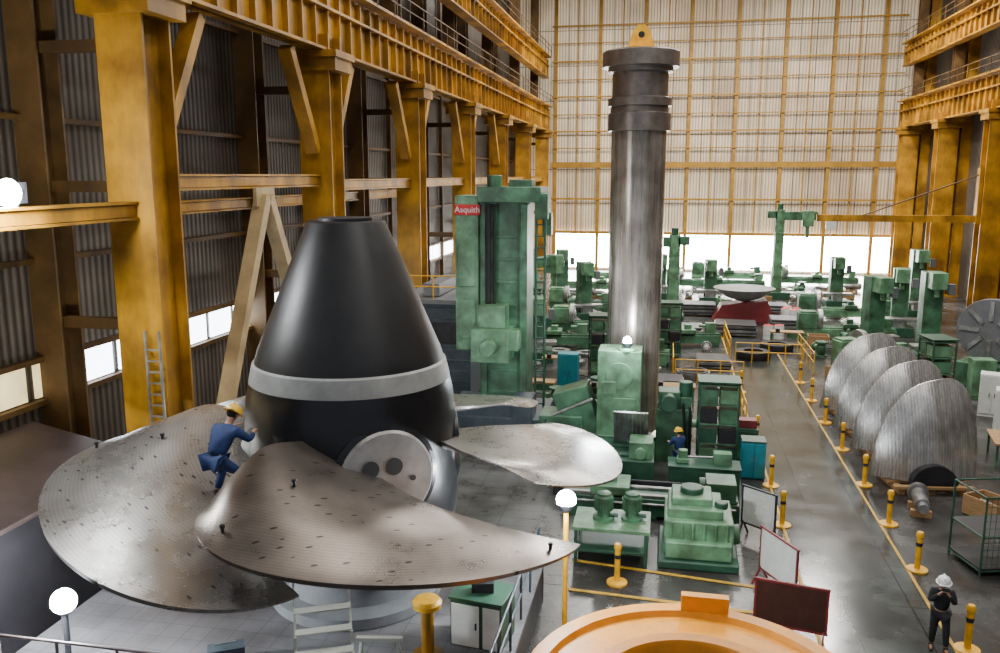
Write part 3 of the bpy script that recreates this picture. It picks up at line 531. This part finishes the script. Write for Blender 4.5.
gp.append(('mesh_panel',[('c',-.9+.15*i,-.7,.15,-.9+.15*i,-.7,2.2,.008,.008,6) for i in range(13)]+[('c',-.9,-.7,.15+.2*i,.9,-.7,.15+.2*i,.008,.008,6) for i in range(11)],GRD))
gp.append(('rack_shelf',[bx(0,0,.2,1.8,1.4,.04)],DK));gp.append(('rack_shelf',[bx(0,0,1.1,1.8,1.4,.04)],DK))
thing('wire_rack','dark green wire mesh rack beside the aisle','rack',(9.1,24.,0),15,gp,None,0)
# scattered machined parts
P1=thing('gear_wheel','dark toothed steel gear wheel lying on the floor','gear',(-4.5,49.2,0),0,[('rim',[('l',0,0,[(.3,.0),(.6,.0),(.6,.22),(.3,.22),(.3,.0)],32)]+[('b',.63*math.cos(rad(a)),.63*math.sin(rad(a)),.11,.1,.07,.2,a) for a in range(0,360,20)],STL),('web',[('l',0,0,[(.1,.06),(.32,.06),(.32,.14),(.1,.14),(.1,.06)],24)],DK)],'loose gear wheels',0)
P2=thing('steel_ring','flat machined steel ring lying on the floor','ring',(-1.6,36.4,0),0,[('ring_body',[('l',0,0,[(.6,.0),(.85,.0),(.85,.3),(.6,.3),(.6,.0)],40)],STL),('seat_lip',[('l',0,0,[(.66,.3),(.78,.3),(.78,.36),(.66,.36),(.66,.3)],40)],DK)],'loose steel rings',0)
P3=thing('stub_shaft','short stepped steel shaft lying on timber','shaft',(.4,36.4,0),20,[('shaft_body',[('c',-.7,0,.42,.7,0,.42,.22,.22,24),('c',-1.,0,.42,-.7,0,.42,.15,.15,24),('c',.4,0,.42,.6,0,.42,.32,.32,24)],STL),('timber_block',[bx(-.5,0,.1,.2,.6,.2)],WOOD),('timber_block',[bx(.2,0,.1,.2,.6,.2)],WOOD)],'loose stub shafts',0)
P4=thing('valve_casting','green cast valve body on the floor','casting',(.9,34.4,0),0,[('body',[('l',0,0,[(.35,0),(.35,.08),(.22,.12),(.3,.4),(.3,.6),(.18,.75),(.35,.8),(.35,.9)],24)],GRN),('side_port',[('c',.2,0,.5,.5,0,.5,.16,.16,20),('c',.5,0,.5,.56,0,.5,.24,.24,20)],GRL)],'loose valve castings',0)
P5=thing('parts_crate','open timber crate of small steel parts','crate',(11.8,26.6,0),10,[('crate_side',[bx(0,-.45,.35,1.2,.05,.6)],WOOD),('crate_side',[bx(0,.45,.35,1.2,.05,.6)],WOOD),('crate_side',[bx(-.6,0,.35,.05,.9,.6)],WOOD),('crate_side',[bx(.6,0,.35,.05,.9,.6)],WOOD),('crate_bottom',[bx(0,0,.05,1.2,.9,.06)],WOOD),('steel_part',[('c',-.3,0,.3,.3,.1,.4,.16)],STL),('steel_part',[('c',.1,-.2,.2,.2,.2,.45,.12)],DK)],'parts crates',0)
P6=thing('machine_pump','small green pump set on a skid','pump',(2.45,34.4,0),0,[('skid',[bx(0,0,.08,1.1,.6,.16)],DK),('pump_body',[('c',-.35,0,.5,.0,0,.5,.28,.28,20),bx(-.2,0,.25,.3,.4,.2),('c',-.2,0,.7,-.2,0,1.0,.1)],GRL),('motor',[('c',.05,0,.5,.5,0,.5,.22,.22,20),bx(.28,0,.25,.35,.35,.2)],GRD)],'loose pump sets',0)
zones=[(-8.,-4.6,45.5,51),(-4.8,2.5,34.6,46.),(-9.5,3.,58.5,76.),(10.9,15,24.,42.),(9.,12.5,41,56.),(10.5,17,74.,84.),(7.6,11,70.,74.),(-4.,2.5,49.5,52.),(4.2,6.4,66.5,71),(10,12.5,20,30),(-4.5,-2.6,31,37),(-9.5,-8.6,27,35),(7.9,8.6,27.2,28.)]
bpy.context.view_layer.update()
def bb(e):
    P=[]
    for c in [e]+list(e.children_recursive):
        if c.type=='MESH':P+=[c.matrix_world@Vector(q) for q in c.bound_box]
    if not P:return None
    return (min(p.x for p in P),max(p.x for p in P),min(p.y for p in P),max(p.y for p in P))
occ=[b_ for b_ in (bb(o) for o in COL.objects if o.parent is None and o.get('category')) if b_ and (b_[1]-b_[0])<20 and (b_[3]-b_[2])<20]
k=0;tries=0
while k<150 and tries<14000:
    tries+=1
    z=random.choice(zones);x=random.uniform(z[0],z[1]);y=random.uniform(z[2],z[3]);R_=(.7,.87,1.02,.6,.78,.65)[k%6]
    if any(x+R_>a-.05 and x-R_<b_+.05 and y+R_>c-.05 and y-R_<d+.05 for a,b_,c,d in occ):continue
    occ.append((x-R_,x+R_,y-R_,y+R_));dup((P1,P2,P3,P4,P5,P6)[k%6],(x,y,0),random.uniform(0,180));k+=1
def ln(x0,y0,x1,y1,w,m):trim([('bm',x0,y0,.018,x1,y1,.018,w,.012)],m)
ln(3.72,6,3.72,60,.08,LINE);ln(6.65,6,6.65,60,.08,LINE);ln(-2.3,22.,3.6,21.2,.12,LINE);ln(-2.2,20.3,3.6,19.9,.12,LINE)
# ------------------------------------------------------------ people
def skinobj(name,V,E,mat,parent,root=0,sub=1):
    me=bpy.data.meshes.new(name);me.from_pydata([v[0] for v in V],E,[]);me.materials.append(mat)
    o=bpy.data.objects.new(name,me);COL.objects.link(o);o.parent=parent
    m=o.modifiers.new('Skin','SKIN');m.use_smooth_shade=True
    sv=me.skin_vertices[0].data
    for i,v in enumerate(V):
        r=v[1];sv[i].radius=r if isinstance(r,tuple) else (r,r);sv[i].use_root=(i==root)
    s=o.modifiers.new('Sub','SUBSURF');s.levels=sub;s.render_levels=sub
    return o
def person(loc,rz,lab,P,suit,pants,helm,sc=1.):
    e=bpy.data.objects.new('person',None);COL.objects.link(e);e.location=loc;e.rotation_euler=(0,0,rad(rz));e['label']=lab;e['category']='person';e.scale=(sc,sc,sc)
    g=lambda k:Vector(P[k])
    V=[];E=[]
    def v(p,r,par=None):
        V.append((tuple(p),r));i=len(V)-1
        if par is not None:E.append((par,i))
        return i
    pel=v(g('pelvis'),(.11,.085));sp_=v(g('spine'),(.095,.075),pel);ch=v(g('chest'),(.11,.08),sp_);nk=v(g('neck'),.056,ch)
    hd=g('head');up=(hd-g('neck')).normalized();fw=g('face').normalized()
    h1=v(hd-up*.06+fw*.01,.07,nk);h2=v(hd,.092,h1);h3=v(hd+up*.07-fw*.01,.085,h2);v(hd+up*.115-fw*.01,.05,h3)
    v(hd-up*.015+fw*.115,.013,h2)
    for s in (-1,1):
        k='L' if s<0 else 'R'
        sh=v(g('sh'+k),.05,ch);el=v(g('el'+k),.042,sh);wr=v(g('wr'+k),.028,el)
        d=(g('wr'+k)-g('el'+k)).normalized();side=d.cross(Vector((0,0,1)));side=side.normalized() if side.length>.1 else Vector((1,0,0));cu=side.cross(d).normalized()*-1
        pa=v(g('wr'+k)+d*.06,(.034,.02),wr)
        for f,(off,L) in enumerate(((-.032,.068),(-.011,.078),(.011,.072),(.031,.056))):
            b=g('wr'+k)+d*.1+side*off
            a1=v(b,.0095,pa);a2=v(b+d*L*.5+cu*L*.15,.0088,a1);v(b+d*L*.75+cu*L*.6,.0075,a2)
        t1=v(g('wr'+k)+d*.05-side*.045,.011,pa);v(g('wr'+k)+d*.09-side*.065+cu*.02,.0095,t1)
        hp=v(g('hip'+k),.08,pel);kne=v(g('kn'+k),.055,hp);an=v(g('an'+k),.04,kne)
        v(g('toe'+k),(.04,.03),an)
    skinobj('body',V,E,SKIN,e)
    W=[];F=[]
    def w(p,r,par=None):
        W.append((tuple(p),r));i=len(W)-1
        if par is not None:F.append((par,i))
        return i
    a=w(g('pelvis')+Vector((0,0,.0)),(.18,.15));b=w(g('spine'),(.175,.145),a);c=w(g('chest'),(.205,.155),b);w(g('neck')-(g('neck')-g('chest'))*.3,(.10,.09),c)
    for k in 'LR':
        s1=w(g('sh'+k),.092,c);s2=w(g('el'+k),.066,s1);w(g('wr'+k)-(g('wr'+k)-g('el'+k))*.08,.046,s2)
    skinobj('jacket',W,F,suit,e)
    W=[];F=[]
    a=w(g('pelvis'),(.172,.14))
    for k in 'LR':
        s1=w(g('hip'+k),.118,a);s2=w(g('kn'+k),.084,s1);w(g('an'+k)+(g('kn'+k)-g('an'+k))*.12,.062,s2)
    skinobj('trousers',W,F,pants,e)
    for k in 'LR':
        W=[];F=[];an=g('an'+k)
        a=w(an+Vector((0,0,.07)),.058);b=w(Vector((an.x,an.y,g('toe'+k).z+.005)),.05,a);w(g('toe'+k),(.052,.04),b)
        skinobj('boot',W,F,RUB,e)
    q=up.to_track_quat('Z','Y');h=add('helmet',[('l',0,0,[(.165,.0),(.14,.012),(.138,.05),(.12,.1),(.08,.135),(.03,.15),(.001,.152)],28),('b',0,0,.14,.03,.2,.03),('b',.0,-.0,.012,.2,.33,.012)],helm,e)
    h.rotation_mode='QUATERNION';h.rotation_quaternion=q;h.location=hd+up*.035
    add('hair',[('s',0,0,0,.096,.1,.09)],HAIR,e,loc=tuple(hd+up*.03-fw*.018))
    sd=up.cross(fw).normalized()
    for s in (-1,1):
        add('eye',[('s',0,0,0,.012,.012,.009)],HAIR,e,loc=tuple(hd+up*.01+fw*.088+sd*.033*s))
        add('ear',[('s',0,0,0,.014,.022,.032)],SKIN,e,loc=tuple(hd-up*.01+sd*.095*s))
    add('mouth',[('s',0,0,0,.026,.008,.006)],MAR,e,loc=tuple(hd-up*.055+fw*.082))
    return e
stand=dict(pelvis=(0,0,.95),spine=(0,0,1.14),chest=(0,-.01,1.34),neck=(0,-.01,1.50),head=(0,-.03,1.62),face=(0,-1,0),
 shL=(-.19,0,1.41),elL=(-.24,.02,1.14),wrL=(-.22,-.12,.92),shR=(.19,0,1.41),elR=(.24,.02,1.14),wrR=(.22,-.12,.92),
 hipL=(-.1,0,.88),knL=(-.12,-.02,.5),anL=(-.13,.02,.1),toeL=(-.15,-.14,.045),hipR=(.1,0,.88),knR=(.12,-.02,.5),anR=(.13,.02,.1),toeR=(.15,-.14,.045))
ph=dict(stand);ph.update(elL=(-.25,-.12,1.2),wrL=(-.09,-.26,1.46),elR=(.25,-.12,1.2),wrR=(.09,-.26,1.46),head=(0,-.04,1.62),knR=(.13,-.1,.5),anR=(.15,-.12,.1),toeR=(.17,-.28,.045))
person((6.25,19.1,0),-10,'person in black clothes and white helmet holding a phone',ph,BLKC,BLKC,HELW)
thing('mobile_phone','black mobile phone held up in both hands','phone',(6.2,18.76,1.6),-10,[('phone_body',[bx(0,0,0,.15,.012,.075)],DK),('screen',[bx(0,.008,0,.13,.004,.062)],GRY)],None,.002)
wk=dict(stand);wk.update(elL=(-.24,-.16,1.16),wrL=(-.16,-.38,1.18),elR=(.24,-.16,1.16),wrR=(.16,-.38,1.18))
person((.62,29.35,0),-150,'machinist in blue overalls and yellow helmet at the machine',wk,BLU,BLU,HELY)
bend=dict(pelvis=(0,.16,.78),spine=(0,.04,.97),chest=(0,-.12,1.16),neck=(0,-.22,1.30),head=(0,-.30,1.40),face=(0,-.85,-.5),
 shL=(-.21,-.15,1.19),elL=(-.31,-.33,1.0),wrL=(-.22,-.54,1.06),shR=(.21,-.15,1.19),elR=(.31,-.33,1.0),wrR=(.22,-.54,1.1),
 hipL=(-.12,.14,.73),knL=(-.2,-.18,.48),anL=(-.18,.08,.1),toeL=(-.2,-.09,.045),hipR=(.12,.14,.73),knR=(.2,-.22,.46),anR=(.18,-.02,.1),toeR=(.2,-.19,.045))
person((-8.35,14.45,4.22),165,'worker in dark blue coverall and yellow helmet bending towards the hub',bend,BLU,BLU,HELY,1.18)
# ------------------------------------------------------------ lights
def area(x,y,z,sx,sy,e,col=(1,.96,.90)):  # unseen fill lights added under the ceiling to brighten the hall
    l=bpy.data.lights.new('ceiling_fill','AREA');l.shape='RECTANGLE';l.size=sx;l.size_y=sy;l.energy=e;l.color=col
    o=bpy.data.objects.new('ceiling_fill_light',l);COL.objects.link(o);o.location=(x,y,z)
for x,f in ((-6,.6),(4,1),(14,1.1)):
    for y,e in ((8,1750),(28,2400),(50,3400),(76,9500)):area(x,y,30,3,8,e*f)
w=bpy.data.worlds.new('World');bpy.context.scene.world=w;w.use_nodes=True
w.node_tree.nodes['Background'].inputs[0].default_value=(.76,.85,1,1);w.node_tree.nodes['Background'].inputs[1].default_value=.38
# ------------------------------------------------------------ camera
cd=bpy.data.cameras.new('Camera');cam=bpy.data.objects.new('Camera',cd);COL.objects.link(cam)
cd.sensor_width=36;cd.lens=36*.85;cd.clip_end=500
cam.location=(0,0,10.5);cam.rotation_euler=(rad(90-10.1),0,rad(11.14))
bpy.context.scene.camera=cam
